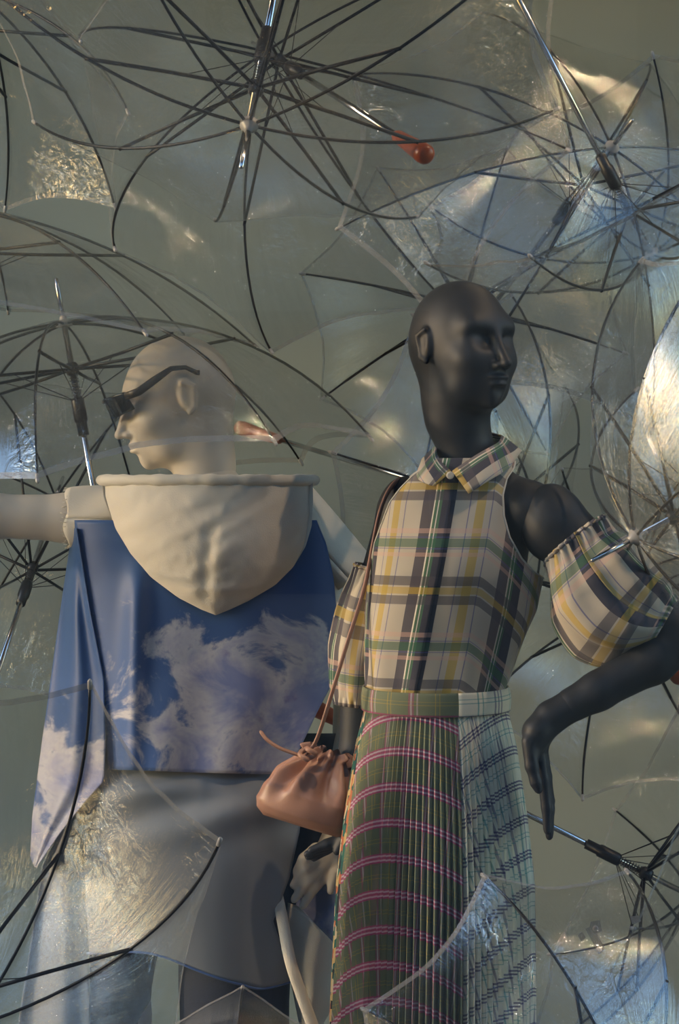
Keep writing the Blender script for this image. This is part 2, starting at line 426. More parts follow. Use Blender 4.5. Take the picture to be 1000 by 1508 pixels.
M['lens'] = plain('dark_lens', (0.006, 0.007, 0.009), 0.08)
M['glass'] = None
def pane_mat():
    m, nt, out = mat('shop_window_glass'); tr = N(nt, 'BsdfTransparent'); tr.inputs[0].default_value = (0.94, 0.95, 0.95, 1)
    gl = N(nt, 'BsdfGlossy', Roughness=0.0); fr = N(nt, 'Fresnel', IOR=1.45)
    mx = N(nt, 'MixShader'); nt.links.new(fr.outputs[0], mx.inputs[0]); nt.links.new(tr.outputs[0], mx.inputs[1]); nt.links.new(gl.outputs[0], mx.inputs[2])
    nt.links.new(mx.outputs[0], out.inputs['Surface']); return m
M['glass'] = pane_mat()

# ------------------------------------------------------------------ the window box
X0, X1, YF, YB, ZC = -2.6, 2.6, -1.25, 1.3, 3.8
def struct(name, vf, m, parent=None, smooth=False):
    o = link(name, mesh(name, *vf), m, parent, smooth)
    if parent is None: o['kind'] = 'structure'
    return o
struct('wall_back', box(X0 - 0.1, X1 + 0.1, YB, YB + 0.08, 0, ZC), M['wall'])
struct('wall_left', box(X0 - 0.1, X0, 0.2, YB, 0, ZC), M['wall'])
struct('wall_right', box(X1, X1 + 0.1, 0.2, YB, 0, ZC), M['wall'])
struct('floor', box(X0 - 0.1, X1 + 0.1, YF, YB, -0.08, 0), M['floor'])
struct('ceiling', box(X0 - 0.1, X1 + 0.1, YF, YB, ZC, ZC + 0.08), M['ceil'])
win = struct('window_1', box(X0, X1, YF + 0.005, YF + 0.015, 0.05, ZC - 0.05), M['glass'])
for nm, b in (('window_frame', (X0, X1, YF - 0.03, YF + 0.05, 0.0, 0.05)), ('window_frame', (X0, X1, YF - 0.03, YF + 0.05, ZC - 0.05, ZC))):
    struct(nm, box(*b), M['rib'], win)

def spot_lamp(x, y, target, energy, label, cone=60):
    root = empty('spot_lamp', (x, y, ZC), label, 'lamp', 'spot lamps under the display ceiling')
    head = Vector((x, y, ZC - 0.16)); d = (Vector(target) - head).normalized()
    link('mount', mesh('mount', *lathe([(0.04, 0.0), (0.04, -0.02), (0.008, -0.022), (0.008, -0.12)], 16, (x, y, ZC))), M['plastic'], root)
    link('shade', mesh('shade', *lathe([(0.012, -0.08), (0.035, -0.075), (0.04, 0.03), (0.044, 0.05), (0.038, 0.05), (0.03, 0.0), (0.01, -0.05)], 20, head, d)), M['plastic'], root)
    L = bpy.data.lights.new('spot_bulb', 'SPOT'); L.energy = energy; L.color = (1.0, 0.70, 0.42); L.spot_size = math.radians(cone); L.spot_blend = 0.6; L.shadow_soft_size = 0.03
    o = bpy.data.objects.new('spot_bulb', L); C.objects.link(o); o.location = head + d * 0.06
    o.rotation_euler = d.to_track_quat('-Z', 'Y').to_euler()
    return root
spot_lamp(-1.9, -0.2, (-0.3, 0.3, 1.2), 28.0, 'black ceiling spot lamp aimed at the cream mannequin')
spot_lamp(1.55, -0.8, (0.25, 0.0, 0.95), 95.0, 'black ceiling spot lamp aimed at the black mannequin')
spot_lamp(0.95, 0.9, (0.45, 0.2, 1.9), 22.0, 'black ceiling spot lamp close to the back wall')
spot_lamp(0.02, -1.1, (-0.085, 0.15, 0.80), 220.0, 'added narrow black ceiling spot standing in for sunlight by the tan bag', 8)  # added lamp: its warm pool stands in for a patch of sunlight

# the street outside the glass: pavement and the dark house front opposite, seen only mirrored in glass and vinyl
struct('pavement', box(-16, 16, -12, YF - 0.031, -0.30, -0.20), M['street'])
opp = struct('wall_opposite', box(-11, 16, -12.6, -12, -0.2, 7.5), M['facade'])
for i in range(9):
    for j in range(2):
        x = -9.6 + i * 2.9; z = 0.9 + j * 3.3
        struct('window_pane', box(x, x + 1.5, -12.02, -11.96, z, z + 1.9), M['lens'], opp)

# ------------------------------------------------------------------ umbrellas: hub, rotation vector, rim radius, dome angle, runner drop, shaft length, label
UMB = [
    ((-0.137, -0.333, 2.037), (0.8688, 2.8611, -0.8412), 0.480, 0.76, 0.075, 0.80, 'large clear umbrella hung head down with its steel tip towards the window glass'),
    ((-0.141, 0.432, 2.335), (-0.8033, 1.3748, 2.4351), 0.471, 1.43, 0.080, 0.80, 'clear umbrella showing its open inside and an orange wooden handle, behind the head-down one'),
    ((0.511, 0.347, 2.134), (0.7587, -1.3529, 2.4731), 0.495, 0.81, 0.118, 0.80, 'clear umbrella with crinkled plastic gathered at its cap and short clear tip pointing upward'),
    ((0.590, 0.375, 1.938), (0.7743, 2.5274, 0.8053), 0.381, 1.12, 0.096, 0.80, 'clear umbrella with a long bare steel shaft slanting down above the black mannequin head'),
    ((0.473, -0.183, 1.410), (-0.1083, -2.0461, 0.4416), 0.415, 1.21, 0.075, 0.80, 'clear umbrella whose steel tip touches the puff sleeve of the tartan shirt'),
    ((0.387, 0.498, 1.441), (2.0883, -0.5259, 1.5352), 0.417, 0.95, 0.075, 0.80, 'clear umbrella behind the black mannequin with its brown handle reaching behind the cream head'),
    ((-0.510, 0.299, 1.798), (0.1235, -0.1600, -1.6032), 0.522, 1.08, 0.085, 0.80, 'upright clear umbrella held over the cream mannequin head'),
    ((-0.703, 0.347, 2.021), (0.0839, 0.1373, 0.0012), 0.581, 0.62, 0.082, 0.80, 'wide shallow clear umbrella behind the one over the cream head'),
    ((-0.633, 1.017, 1.480), (-0.4851, 1.0367, 1.9099), 0.473, 0.80, 0.257, 0.80, 'open clear umbrella with its underside showing beneath the outstretched cream arm'),
    ((-0.524, -0.522, 0.719), (3.2480, 1.6385, 1.1650), 0.441, 1.11, 0.090, 0.80, 'clear umbrella lying open in front of the blue cloud print drape'),
    ((-0.169, -0.440, 0.257), (1.2981, -1.2729, 1.1385), 0.367, 1.66, 0.090, 0.60, 'clear umbrella below the grey blouse hem with one rib standing up'),
    ((0.413, -0.599, 0.589), (1.5083, -1.2659, 1.7518), 0.340, 1.23, 0.090, 0.42, 'clear umbrella mirroring pale sky in front of the pleated skirt hem'),
    ((0.584, 0.732, 1.264), (-0.9628, 1.2341, 1.5733), 0.364, 1.12, 0.090, 0.55, 'clear umbrella behind the bent black forearm'),
    ((-0.679, 0.338, 2.425), (-0.0568, 0.6770, 1.2228), 0.441, 0.75, 0.090, 0.80, 'clear umbrella with straight black ribs hung above the wide shallow one'),
    ((0.262, 0.829, 1.891), (-0.8131, -1.3713, -1.7639), 0.345, 0.81, 0.090, 0.80, 'small clear umbrella against the back wall behind the black head'),
    ((0.660, 0.366, 0.727), (1.6503, 1.4136, 0.9590), 0.439, 0.62, 0.090, 0.80, 'clear umbrella with its steel shaft passing behind the pleated skirt'),
]
def rib_pt(t, a, R, ph, off=0.0):
    f = ph * t; rr = R / math.sin(ph)
    r = rr * math.sin(f) + off * math.sin(f); z = -rr * (1 - math.cos(f)) + off * math.cos(f)
    return Vector((r * math.cos(a), r * math.sin(a), z))

def local(name, vf, m, root, uv=None, smooth=True):
    o = link(name, mesh(name, vf[0], vf[1], uv), m, None, smooth); o.parent = root; return o

def umbrella(idx, hub, rv, R, ph, q, shaft, label):
    root = empty('clear_umbrella', hub, label, 'umbrella', 'clear umbrellas filling the shop window')
    v = Vector(rv); root.rotation_euler = Matrix.Rotation(v.length, 3, v.normalized()).to_euler()
    fm = FILMS[idx % 3]; rnd = random.Random(idx * 7 + 3)
    # shaft, ferrule, handle
    local('shaft', tube([(0, 0, 0.0), (0, 0, -shaft + 0.1)], 0.0055, 12), M['steel'], root)
    fer = local('ferrule', lathe([(0.0045, 0.0), (0.0045, 0.07), (0.0035, 0.074), (0.0035, 0.085), (0.001, 0.087)], 12), M['steel'], root)
    local('cap', lathe([(0.016, -0.004), (0.014, 0.004), (0.007, 0.009), (0.006, 0.014)], 16), M['cap'], root)
    local('handle', lathe([(0.008, -shaft + 0.13), (0.011, -shaft + 0.12), (0.0135, -shaft + 0.07), (0.0165, -shaft + 0.02), (0.0160, -shaft + 0.006), (0.011, -shaft)], 18), M['wood'], root)
    # runner with spring
    run = local('runner', join(lathe([(0.009, -q + 0.012), (0.0125, -q + 0.006), (0.0125, -q - 0.006), (0.009, -q - 0.012)], 16),
                               lathe([(0.011, -q - 0.055), (0.0125, -q - 0.06), (0.0125, -q - 0.098), (0.010, -q - 0.10), (0.010, -q - 0.125)], 16)), M['plastic'], root)
    hel = [(0.0085 * math.cos(a * 0.7), 0.0085 * math.sin(a * 0.7), -q - 0.012 - 0.044 * a / 72) for a in range(73)]
    local('spring', tube(hel, 0.0009, 4), M['plastic'], run)
    # ribs, stretchers, wires: shared meshes turned about the shaft
    npt = 18
    rm = mesh('rib', *tube([rib_pt(i / npt, 0, R, ph) for i in range(npt + 1)], [0.0027] * (npt - 3) + [0.0022] * 4, 6))
    j = rib_pt(0.5, 0, R, ph); r0 = Vector((0.012, 0, -q))
    sm = mesh('stretcher', *tube([r0, r0.lerp(j, 0.5) + Vector((0, 0, -0.002)), j + (r0 - j).normalized() * -0.004], 0.0032, 6))
    wm = mesh('wire', *tube([(0.010, 0, -q - 0.057), r0.lerp(j, 0.42)], 0.0009, 4))
    e = rib_pt(1.0, 0, R, ph); e2 = rib_pt(1.012, 0, R, ph); dd = (e2 - rib_pt(0.98, 0, R, ph)).normalized()
    cm = mesh('tip_cap', *lathe([(0.0018, -0.012), (0.0034, -0.010), (0.0034, 0.003), (0.0015, 0.006)], 8, e, dd))
    for k in range(8):
        a = k * PI / 4
        rb = link('rib', rm, M['rib']); rb.parent = root; rb.rotation_euler = (0, 0, a)
        tc_ = link('tip_cap', cm, M['cap']); tc_.parent = rb
        s = link('stretcher', sm, M['rib']); s.parent = root; s.rotation_euler = (0, 0, a)
        w = link('wire', wm, M['rib']); w.parent = s
        # one vinyl panel between this rib and the next: taut chords, a sagging hem, fine creases
        seed = Vector((rnd.uniform(0, 50), rnd.uniform(0, 50), rnd.uniform(0, 50)))
        off = 0.0030
        def pan(uu, vv, a=a, seed=seed):
            sc = math.sin(PI * uu); t = vv * (1.0 - 0.055 * sc)
            p = rib_pt(t, a, R, ph, off).lerp(rib_pt(t, a + PI / 4, R, ph, off), uu)
            n = rib_pt(t, a + PI / 8, 1.0, ph).normalized()
            nrm = Vector((math.sin(ph * t) * math.cos(a + PI / 8), math.sin(ph * t) * math.sin(a + PI / 8), math.cos(ph * t)))
            fold = noise.noise(Vector((uu * 9, vv * 1.6, 0)) + seed) * 0.0045 + noise.noise(Vector((uu * 3, vv * 3, 5)) + seed) * 0.006
            gather = math.sin(uu * PI * 10) * 0.0025 * max(0, 0.45 - vv)
            return p + nrm * ((fold - 0.010 * vv) * sc * vv + gather), (uu + k, vv)
        V, Fc, uv = grid(pan, 14, 18)
        pn = local('canopy_panel', (V, Fc), fm, root, uv)
        edge = [pan(i / 14, 1.0)[0] for i in range(15)]; inn = [pan(i / 14, 0.980)[0] for i in range(15)]
        cen = Vector((0, 0, -0.3)); up = [(pp - cen).normalized() * 0.0006 for pp in edge]
        hv = [edge[i] + up[i] for i in range(15)] + [inn[i] + up[i] for i in range(15)]
        local('hem', (hv, [(i, i + 1, i + 16, i + 15) for i in range(14)]), M['hem'], pn)
    return root
umbs = [umbrella(i, *u) for i, u in enumerate(UMB)]

# ------------------------------------------------------------------ mannequins
def head_frame(c, yaw, pitch, s):
    f = Vector((math.sin(yaw) * math.cos(pitch), -math.cos(yaw) * math.cos(pitch), math.sin(pitch)))
    r = Vector((math.cos(yaw), math.sin(yaw), 0)); u = f.cross(r)
    def T(x, y, z): return c + (r * x + f * y + u * z) * s
    Rm = np.array([[r.x, f.x, u.x], [r.y, f.y, u.y], [r.z, f.z, u.z]])
    return T, Rm

def sculpt_head(S, c, yaw, pitch, s=1.0):
    T, Rm = head_frame(c, yaw, pitch, s)
    E = lambda x, y, z, rx, ry, rz, k, cut=False: S.ell(T(x, y, z), (rx * s, ry * s, rz * s), k * s, Rm, cut)
    K = lambda a, b, ra, rb, k, cut=False: S.cone(T(*a), T(*b), ra * s, rb * s, k * s, cut)
    E(0, -0.014, 0.018, 0.073, 0.096, 0.089, 0.01)           # skull
    E(0, 0.028, -0.040, 0.060, 0.066, 0.070, 0.030)          # face
    K((-0.030, 0.034, -0.080), (0.030, 0.034, -0.080), 0.024, 0.024, 0.030)   # jaw
    K((0, 0.060, -0.092), (0, 0.072, -0.099), 0.020, 0.014, 0.022)             # chin
    K((0, 0.040, -0.066), (0, 0.072, -0.070), 0.030, 0.020, 0.018)             # muzzle
    K((-0.036, 0.064, 0.024), (0.036, 0.064, 0.024), 0.013, 0.013, 0.030)      # brow
    K((0, -0.052, -0.010), (0, -0.030, -0.12), 0.052, 0.046, 0.030)            # nape
    for sx in (-1, 1):
        E(sx * 0.030, 0.088, -0.001, 0.025, 0.019, 0.0140, 0.016, True)        # eye socket
        E(sx * 0.031, 0.061, -0.004, 0.017, 0.012, 0.011, 0.012)               # lid
        E(sx * 0.037, 0.056, -0.032, 0.022, 0.022, 0.020, 0.024)               # cheek bone
    K((0, 0.074, 0.022), (0, 0.110, -0.038), 0.0075, 0.0080, 0.012)            # nose ridge
    E(0, 0.110, -0.041, 0.0090, 0.010, 0.0078, 0.006)
    for sx in (-1, 1): E(sx * 0.0105, 0.097, -0.0435, 0.0070, 0.010, 0.0065, 0.005)
    E(0, 0.108, -0.053, 0.010, 0.012, 0.0045, 0.006, True)                     # under the nose
    E(0, 0.089, -0.0625, 0.0215, 0.013, 0.0055, 0.004)                         # upper lip
    E(0, 0.087, -0.0735, 0.0180, 0.0145, 0.0062, 0.004)                        # lower lip
    K((-0.021, 0.096, -0.0680), (0, 0.1025, -0.0680), 0.0022, 0.0022, 0.002, True)
    K((0.021, 0.096, -0.0680), (0, 0.1025, -0.0680), 0.0022, 0.0022, 0.002, True)
    E(0, 0.098, -0.0850, 0.014, 0.009, 0.0050, 0.008, True)                    # under lip
    for sx in (-1, 1):                                                         # ears
        E(sx * 0.073, -0.012, -0.004, 0.008, 0.016, 0.029, 0.006)
        K((sx * 0.079, -0.006, 0.020), (sx * 0.080, -0.026, 0.010), 0.0045, 0.0050, 0.003)
        K((sx * 0.080, -0.026, 0.010), (sx * 0.078, -0.018, -0.026), 0.0050, 0.0045, 0.003)
        K((sx * 0.078, -0.018, -0.026), (sx * 0.075, -0.008, -0.033), 0.0055, 0.0055, 0.003)
        E(sx * 0.0845, -0.009, 0.000, 0.0055, 0.008, 0.017, 0.004, True)
    return T

# ---- black mannequin: standing, head turned, one hand on the hip
bm_root = empty('mannequin', P(640, 1990, 0.02).xy.to_3d(), 'matte black mannequin with a bare head, dressed in tartan shirt and pleated skirt', 'mannequin')
hc = P(683, 506, 0.0)
S = Sculpt(hc + Vector((-0.13, -0.16, -0.27)), hc + Vector((0.14, 0.15, 0.13)), 0.0023)
sculpt_head(S, hc, math.radians(36), 0.0, 1.0)
S.cone(P(672, 590, 0.015), P(692, 690, 0.03), 0.046, 0.050, 0.03)                 # neck
S.cone(P(692, 690, 0.03), P(694, 724, 0.03), 0.050, 0.050, 0.01)
link('head', S.build('head'), M['black'], bm_root)
S = Sculpt((-0.16, -0.24, 0.0), (0.50, 0.30, 1.60), 0.0044)
S.cone(P(692, 690, 0.03), P(694, 740, 0.03), 0.052, 0.07, 0.03)
S.cone(P(694, 722, 0.03), P(606, 748, 0.07), 0.045, 0.042, 0.04)                  # shoulders
S.cone(P(694, 722, 0.03), P(778, 752, -0.03), 0.045, 0.052, 0.04)
S.ell(P(676, 810, 0.02), (0.118, 0.083, 0.125), 0.04)                             # chest
S.ell(P(632, 832, -0.045), (0.045, 0.040, 0.045), 0.03); S.ell(P(706, 832, -0.050), (0.045, 0.040, 0.045), 0.03)
S.ell(P(655, 930, 0.025), (0.100, 0.072, 0.13), 0.05)
S.ell(P(643, 1040, 0.03), (0.098, 0.075, 0.11), 0.05); S.ell(P(642, 1150, 0.035), (0.125, 0.095, 0.12), 0.06)
for px, qx in ((585, 580), (695, 705)):                                             # legs
    S.chain([P(px, 1190, 0.035), P((px + qx) / 2, 1560, 0.03), P(qx, 1640, 0.03), P(qx, 1920, 0.05)], [0.078, 0.052, 0.050, 0.034], 0.02)
    S.chain([P(qx, 1920, 0.05), P(qx - 5, 1990, 0.06)], [0.034, 0.024], 0.02); fo = P(qx - 4, 1990, 0.05); S.chain([(fo.x, 0.06, 0.045), (fo.x - 0.01, -0.08, 0.03)], [0.032, 0.026], 0.02)
link('body', S.build('body'), M['black'], bm_root)
# arm with elbow out, hand hanging from the hip
S = Sculpt((0.30, -0.24, 0.85), (0.66, 0.06, 1.56), 0.0032)
S.ell(P(812, 770, -0.055), (0.052, 0.050, 0.066), 0.01)
S.chain([P(822, 775, -0.055), P(925, 868, -0.085), P(1004, 938, -0.105)], [0.052, 0.044, 0.039], 0.015)
S.chain([P(1004, 938, -0.105), P(960, 972, -0.11), P(880, 1018, -0.115), P(842, 1038, -0.115)], [0.039, 0.039, 0.031, 0.0285], 0.012)
link('arm', S.build('arm'), M['black'], bm_root)
S = Sculpt((0.27, -0.24, 0.84), (0.42, 0.02, 1.20), 0.0026)
S.chain([P(839, 1040, -0.115), P(812, 1056, -0.115), P(792, 1078, -0.115)], [0.0275, 0.0265, 0.026], 0.008)
S.chain([P(792, 1076, -0.128), P(784, 1108, -0.128)], [0.021, 0.015], 0.012)                     # palm
S.chain([P(795, 1082, -0.100), P(792, 1118, -0.095)], [0.020, 0.014], 0.012)
S.chain([P(779, 1092, -0.136), P(783, 1128, -0.140), P(789, 1152, -0.141), P(793, 1163, -0.140)], [0.0125, 0.0108, 0.0092, 0.0075], 0.006)   # thumb
for q, (dy, dx, ln) in enumerate(((-0.118, 0, 0), (-0.098, 3, 8), (-0.079, 4, 4), (-0.062, 4, -12))):
    S.chain([P(793 + dx, 1096, dy), P(800 + dx, 1148 + ln * 0.4, dy), P(805 + dx, 1188 + ln * 0.7, dy + 0.002), P(806 + dx, 1224 + ln, dy + 0.004)], [0.0108, 0.0102, 0.0092, 0.0068], 0.004)
link('hand', S.build('hand'), M['black'], bm_root)
# other arm, hanging inside its sleeve, hand reaching behind the bag
S = Sculpt((-0.10, -0.08, 0.80), (0.17, 0.30, 1.53), 0.0036)
S.ell(P(597, 752, 0.075), (0.046, 0.048, 0.06), 0.01)
S.chain([P(595, 760, 0.075), P(556, 880, 0.09), P(532, 1010, 0.10)], [0.047, 0.040, 0.036], 0.015)
S.chain([P(532, 1010, 0.10), P(528, 1110, 0.105), P(524, 1190, 0.10)], [0.036, 0.034, 0.026], 0.012)
link('arm', S.build('arm'), M['black'], bm_root)
S = Sculpt((-0.10, 0.0, 0.78), (0.10, 0.22, 1.02), 0.0026)
S.chain([P(524, 1188, 0.10), P(515, 1222, 0.10)], [0.0255, 0.026], 0.01)
S.chain([P(515, 1220, 0.11), P(500, 1240, 0.11)], [0.022, 0.015], 0.01); S.chain([P(515, 1220, 0.085), P(500, 1240, 0.085)], [0.021, 0.015], 0.01)
for dy, x1, y1 in ((0.070, 458, 1252), (0.088, 452, 1258), (0.106, 454, 1262), (0.123, 462, 1264)):
    S.chain([P(506, 1234, dy), P(482, 1243 + (y1 - 1252) * 0.6, dy), P(x1, y1, dy)], [0.0105, 0.0095, 0.0068], 0.004)
S.chain([P(520, 1212, 0.075), P(508, 1236, 0.062), P(496, 1254, 0.060)], [0.013, 0.0105, 0.0075], 0.006)
link('hand', S.build('hand'), M['black'], bm_root)
bb = P(640, 1990, 0.03)
link('base_plate', mesh('base_plate', *lathe([(0.19, 0.0), (0.19, 0.010), (0.185, 0.013), (0.01, 0.014)], 48, (bb.x, 0.0, 0.0))), M['steel'], bm_root)

# ---- cream mannequin seen from behind, head in profile, one arm stretched out
YW = 0.27
wm_root = empty('mannequin', P(270, 1990, YW).xy.to_3d(), 'cream mannequin turned away with its head in profile, arm stretched out', 'mannequin')
wc = P(256, 586, YW)
S = Sculpt(wc + Vector((-0.17, -0.15, -0.26)), wc + Vector((0.17, 0.15, 0.14)), 0.0024)
TW = sculpt_head(S, wc, math.radians(-76), math.radians(-15), 1.03)
S.cone(P(290, 640, YW), P(306, 720, YW + 0.0), 0.050, 0.054, 0.03)
link('head', S.build('head'), M['cream'], wm_root)
S = Sculpt((-0.56, -0.02, 0.0), (0.06, 0.52, 1.56), 0.0048)
S.cone(P(306, 715, YW), P(306, 760, YW), 0.056, 0.07, 0.03)
S.cone(P(306, 745, YW), P(165, 772, YW), 0.048, 0.045, 0.04); S.cone(P(306, 745, YW), P(442, 778, YW), 0.048, 0.045, 0.04)
S.ell(P(304, 840, YW), (0.135, 0.085, 0.14), 0.04); S.ell(P(300, 960, YW), (0.105, 0.075, 0.13), 0.05)
S.ell(P(290, 1070, YW), (0.12, 0.085, 0.11), 0.05); S.ell(P(285, 1150, YW), (0.14, 0.10, 0.11), 0.05)
for px in (180, 345):
    S.chain([P(px, 1190, YW), P(px, 1500, YW), P(px, 1760, YW + 0.02)], [0.072, 0.050, 0.035], 0.02)
    fo = P(px, 1790, YW); S.chain([(fo.x, YW + 0.02, 0.30), (fo.x, YW + 0.01, 0.05), (fo.x, YW + 0.15, 0.03)], [0.036, 0.034, 0.026], 0.02)
link('body', S.build('body'), M['cream'], wm_root)
S = Sculpt((-1.05, 0.0, 1.25), (-0.36, 0.42, 1.56), 0.0042)
S.chain([P(160, 766, YW), P(100, 763, YW - 0.01), P(-10, 760, YW - 0.03), P(-110, 756, YW - 0.05)], [0.046, 0.0435, 0.0395, 0.037], 0.015)
S.chain([P(-110, 756, YW - 0.05), P(-220, 740, YW - 0.09), P(-300, 732, YW - 0.12)], [0.037, 0.032, 0.026], 0.015)
for q in range(4): S.chain([P(-322, 724 + 6 * q, YW - 0.13), P(-352, 716 + 10 * q, YW - 0.135), P(-384 + 5 * abs(q - 1), 716 + 12 * q, YW - 0.14)], [0.012, 0.0098, 0.0072], 0.006)
S.chain([P(-300, 734, YW - 0.12), P(-325, 732, YW - 0.13)], [0.027, 0.024], 0.01); S.chain([P(-308, 728, YW - 0.13), P(-328, 704, YW - 0.15), P(-342, 700, YW - 0.16)], [0.015, 0.011, 0.008], 0.006)
link('arm', S.build('arm'), M['cream'], wm_root)
S = Sculpt((-0.12, 0.0, 0.72), (0.06, 0.48, 1.50), 0.0034)
S.chain([P(440, 790, YW), P(490, 900, YW + 0.05), P(520, 1020, YW + 0.08)], [0.047, 0.040, 0.036], 0.015)
S.chain([P(520, 1020, YW + 0.08), P(512, 1150, YW + 0.02), P(500, 1222, YW - 0.03)], [0.036, 0.032, 0.025], 0.012)
S.chain([P(499, 1224, YW - 0.035), P(485, 1250, YW - 0.05)], [0.026, 0.024], 0.01)
S.chain([P(494, 1238, YW - 0.06), P(478, 1264, YW - 0.075)], [0.022, 0.014], 0.01); S.chain([P(500, 1246, YW - 0.045), P(490, 1274, YW - 0.06)], [0.022, 0.014], 0.01)
for (ax, ay, bx, by, dy) in ((466, 1250, 436, 1284, -0.090), (474, 1258, 432, 1304, -0.088), (484, 1266, 433, 1325, -0.083), (491, 1275, 446, 1334, -0.074)):
    mx, my = (ax + bx) / 2 - 3, (ay + by) / 2 - 2
    S.chain([P(ax, ay, YW + dy + 0.01), P(mx, my, YW + dy), P(bx, by, YW + dy + 0.012)], [0.0125, 0.0112, 0.0078], 0.004)
S.chain([P(500, 1250, YW - 0.05), P(494, 1285, YW - 0.075), P(487, 1312, YW - 0.08)], [0.014, 0.011, 0.008], 0.006)
link('arm', S.build('arm'), M['cream'], wm_root)
bb = P(280, 1790, YW)
link('base_plate', mesh('base_plate', *lathe([(0.21, 0.0), (0.21, 0.010), (0.205, 0.013), (0.01, 0.014)], 48, (bb.x, YW + 0.03, 0.0))), M['steel'], wm_root)

# ------------------------------------------------------------------ tartan shirt on the black mannequin
shirt = empty('tartan_shirt', P(650, 900, 0.02), 'beige, navy and yellow tartan shirt with cut-out shoulders and puff sleeves', 'shirt')
CXT = [(660, 690), (740, 678), (800, 676), (850, 672), (900, 665), (950, 654), (1020, 643)]
AT = [(660, 66), (700, 96), (740, 120), (800, 128), (850, 129), (900, 127), (950, 117), (1020, 103)]
BT = [(660, .058), (700, .080), (740, .098), (800, .110), (850, .112), (900, .105), (950, .094), (1020, .086)]
XL = [(676, 643), (700, 609), (720, 590), (740, 575), (800, 552), (852, 543)]
XR = [(676, 756), (690, 753), (705, 742), (730, 735), (760, 736), (790, 744), (820, 762), (842, 783), (852, 800)]
PLK = [(660, 666), (700, 656), (1020, 599)]
YS = 0.02
def bodice_pt(th, py, out=0.0):
    cx, a, b = interp(CXT, py), interp(AT, py) * 0.00115, interp(BT, py)
    z = P(0, py, 0).z; c = P(cx, py, 0).x
    bust = 0.016 * math.exp(-((py - 822) / 55) ** 2) * max(0, math.sin(th)) ** 2
    x = c + (a + out) * math.cos(th); y = YS - (b + out + bust) * math.sin(th)
    # soft drag folds
    f = 0.003 * noise.noise(Vector((th * 2.2, py * 0.008, 1.3))) + 0.0035 * sstep(870, 1000, py) * math.sin(th * 9 + py * 0.01)
    x += f * math.cos(th); y -= f * math.sin(th)
    ap = interp(PLK, py); tp = math.acos(max(-1, min(1, (ap - cx) * 0.00115 / a)))
    u = (tp - th) * (0.55 * a + 0.45 * b); v = z + 0.75 * max(0, u - 0.075)
    return Vector((x, y, z)), (u + 0.030, v + 0.0788)
def th_of(px, py):
    return math.acos(max(-1, min(1, (px - interp(CXT, py)) / interp(AT, py))))
PYS = list(np.linspace(1022, 856, 34)) + list(np.linspace(852, 676, 60))
def panel(front, t0=None):
    V, uv, Fc = [], [], []; n = 48
    for py in PYS:
        if py > 852: tl, tr = PI, 0.0
        else: tl, tr = th_of(interp(XL, py), py), th_of(interp(XR, py), py)
        if not front: tl, tr = -tl, -tr
        for i in range(n + 1):
            p, t = bodice_pt(tl + (tr - tl) * i / n, py); V.append(p); uv.append(t)
    for j in range(len(PYS) - 1):
        for i in range(n):
            a = j * (n + 1) + i; Fc.append((a, a + 1, a + n + 2, a + n + 1))
    return V, Fc, uv
for nm, fr in (('front_panel', True), ('back_panel', False)):
    V, Fc, uv = panel(fr); solid(link(nm, mesh(nm, V, Fc, uv), M['shirt'], shirt), 0.0016)
def plk(u, v):
    py = 696 + (1020 - 696) * v; ap = interp(PLK, py); th = th_of(ap + 11 - 22 * u, py)
    return bodice_pt(th, py, 0.0035)
V, Fc, uv = grid(plk, 6, 60); solid(link('placket', mesh('placket', V, Fc, uv), M['shirt'], shirt), 0.0018)
# binding round each arm opening
for side, tab in ((1, XR), (-1, XL)):
    pts = [bodice_pt(th_of(interp(tab, py), py), py, 0.001)[0] for py in np.linspace(680, 852, 40)] + [bodice_pt(-th_of(interp(tab, py), py), py, 0.001)[0] for py in np.linspace(852, 680, 40)]
    link('arm_binding', mesh('arm_binding', *tube(pts, 0.0018, 6)), M['fleece'], shirt)
def leaf(name, inner, outer):
    ci = curve([P(*q) for q in inner], 12); co = curve([P(*q) for q in outer], 12); n = min(len(ci), len(co)) - 1
    def f(u, v):
        i = min(n, int(round(u * n))); p = ci[i].lerp(co[i], v); p.y -= 0.006 * math.sin(PI * v)
        d = (co[i] - ci[i]).length
        return p, (v * d + 0.012, u * 0.13 + 0.02)
    V, Fc, uv = grid(f, n, 6); return solid(link(name, mesh(name, V, Fc, uv), M['shirt'], shirt), 0.0025)
leaf('collar', [(666, 694, -0.068), (702, 670, -0.052), (733, 652, -0.015), (738, 641, 0.05)], [(690, 727, -0.098), (718, 709, -0.092), (748, 690, -0.06), (768, 664, 0.04)])
leaf('collar', [(664, 694, -0.068), (650, 681, -0.045), (643, 666, -0.01), (646, 652, 0.05)], [(640, 716, -0.085), (627, 712, -0.078), (614, 702, -0.045), (622, 676, 0.04)])
leaf('collar', [(738, 641, 0.05), (715, 636, 0.085), (680, 636, 0.09), (646, 652, 0.05)], [(768, 664, 0.04), (720, 662, 0.115), (672, 664, 0.12), (622, 676, 0.04)])
bt = P(663, 700, -0.082); link('button', mesh('button', *lathe([(0.006, 0), (0.0065, 0.001), (0.006, 0.003), (0.003, 0.0025)], 14, bt, (0, -1, 0))), M['fleece'], shirt)

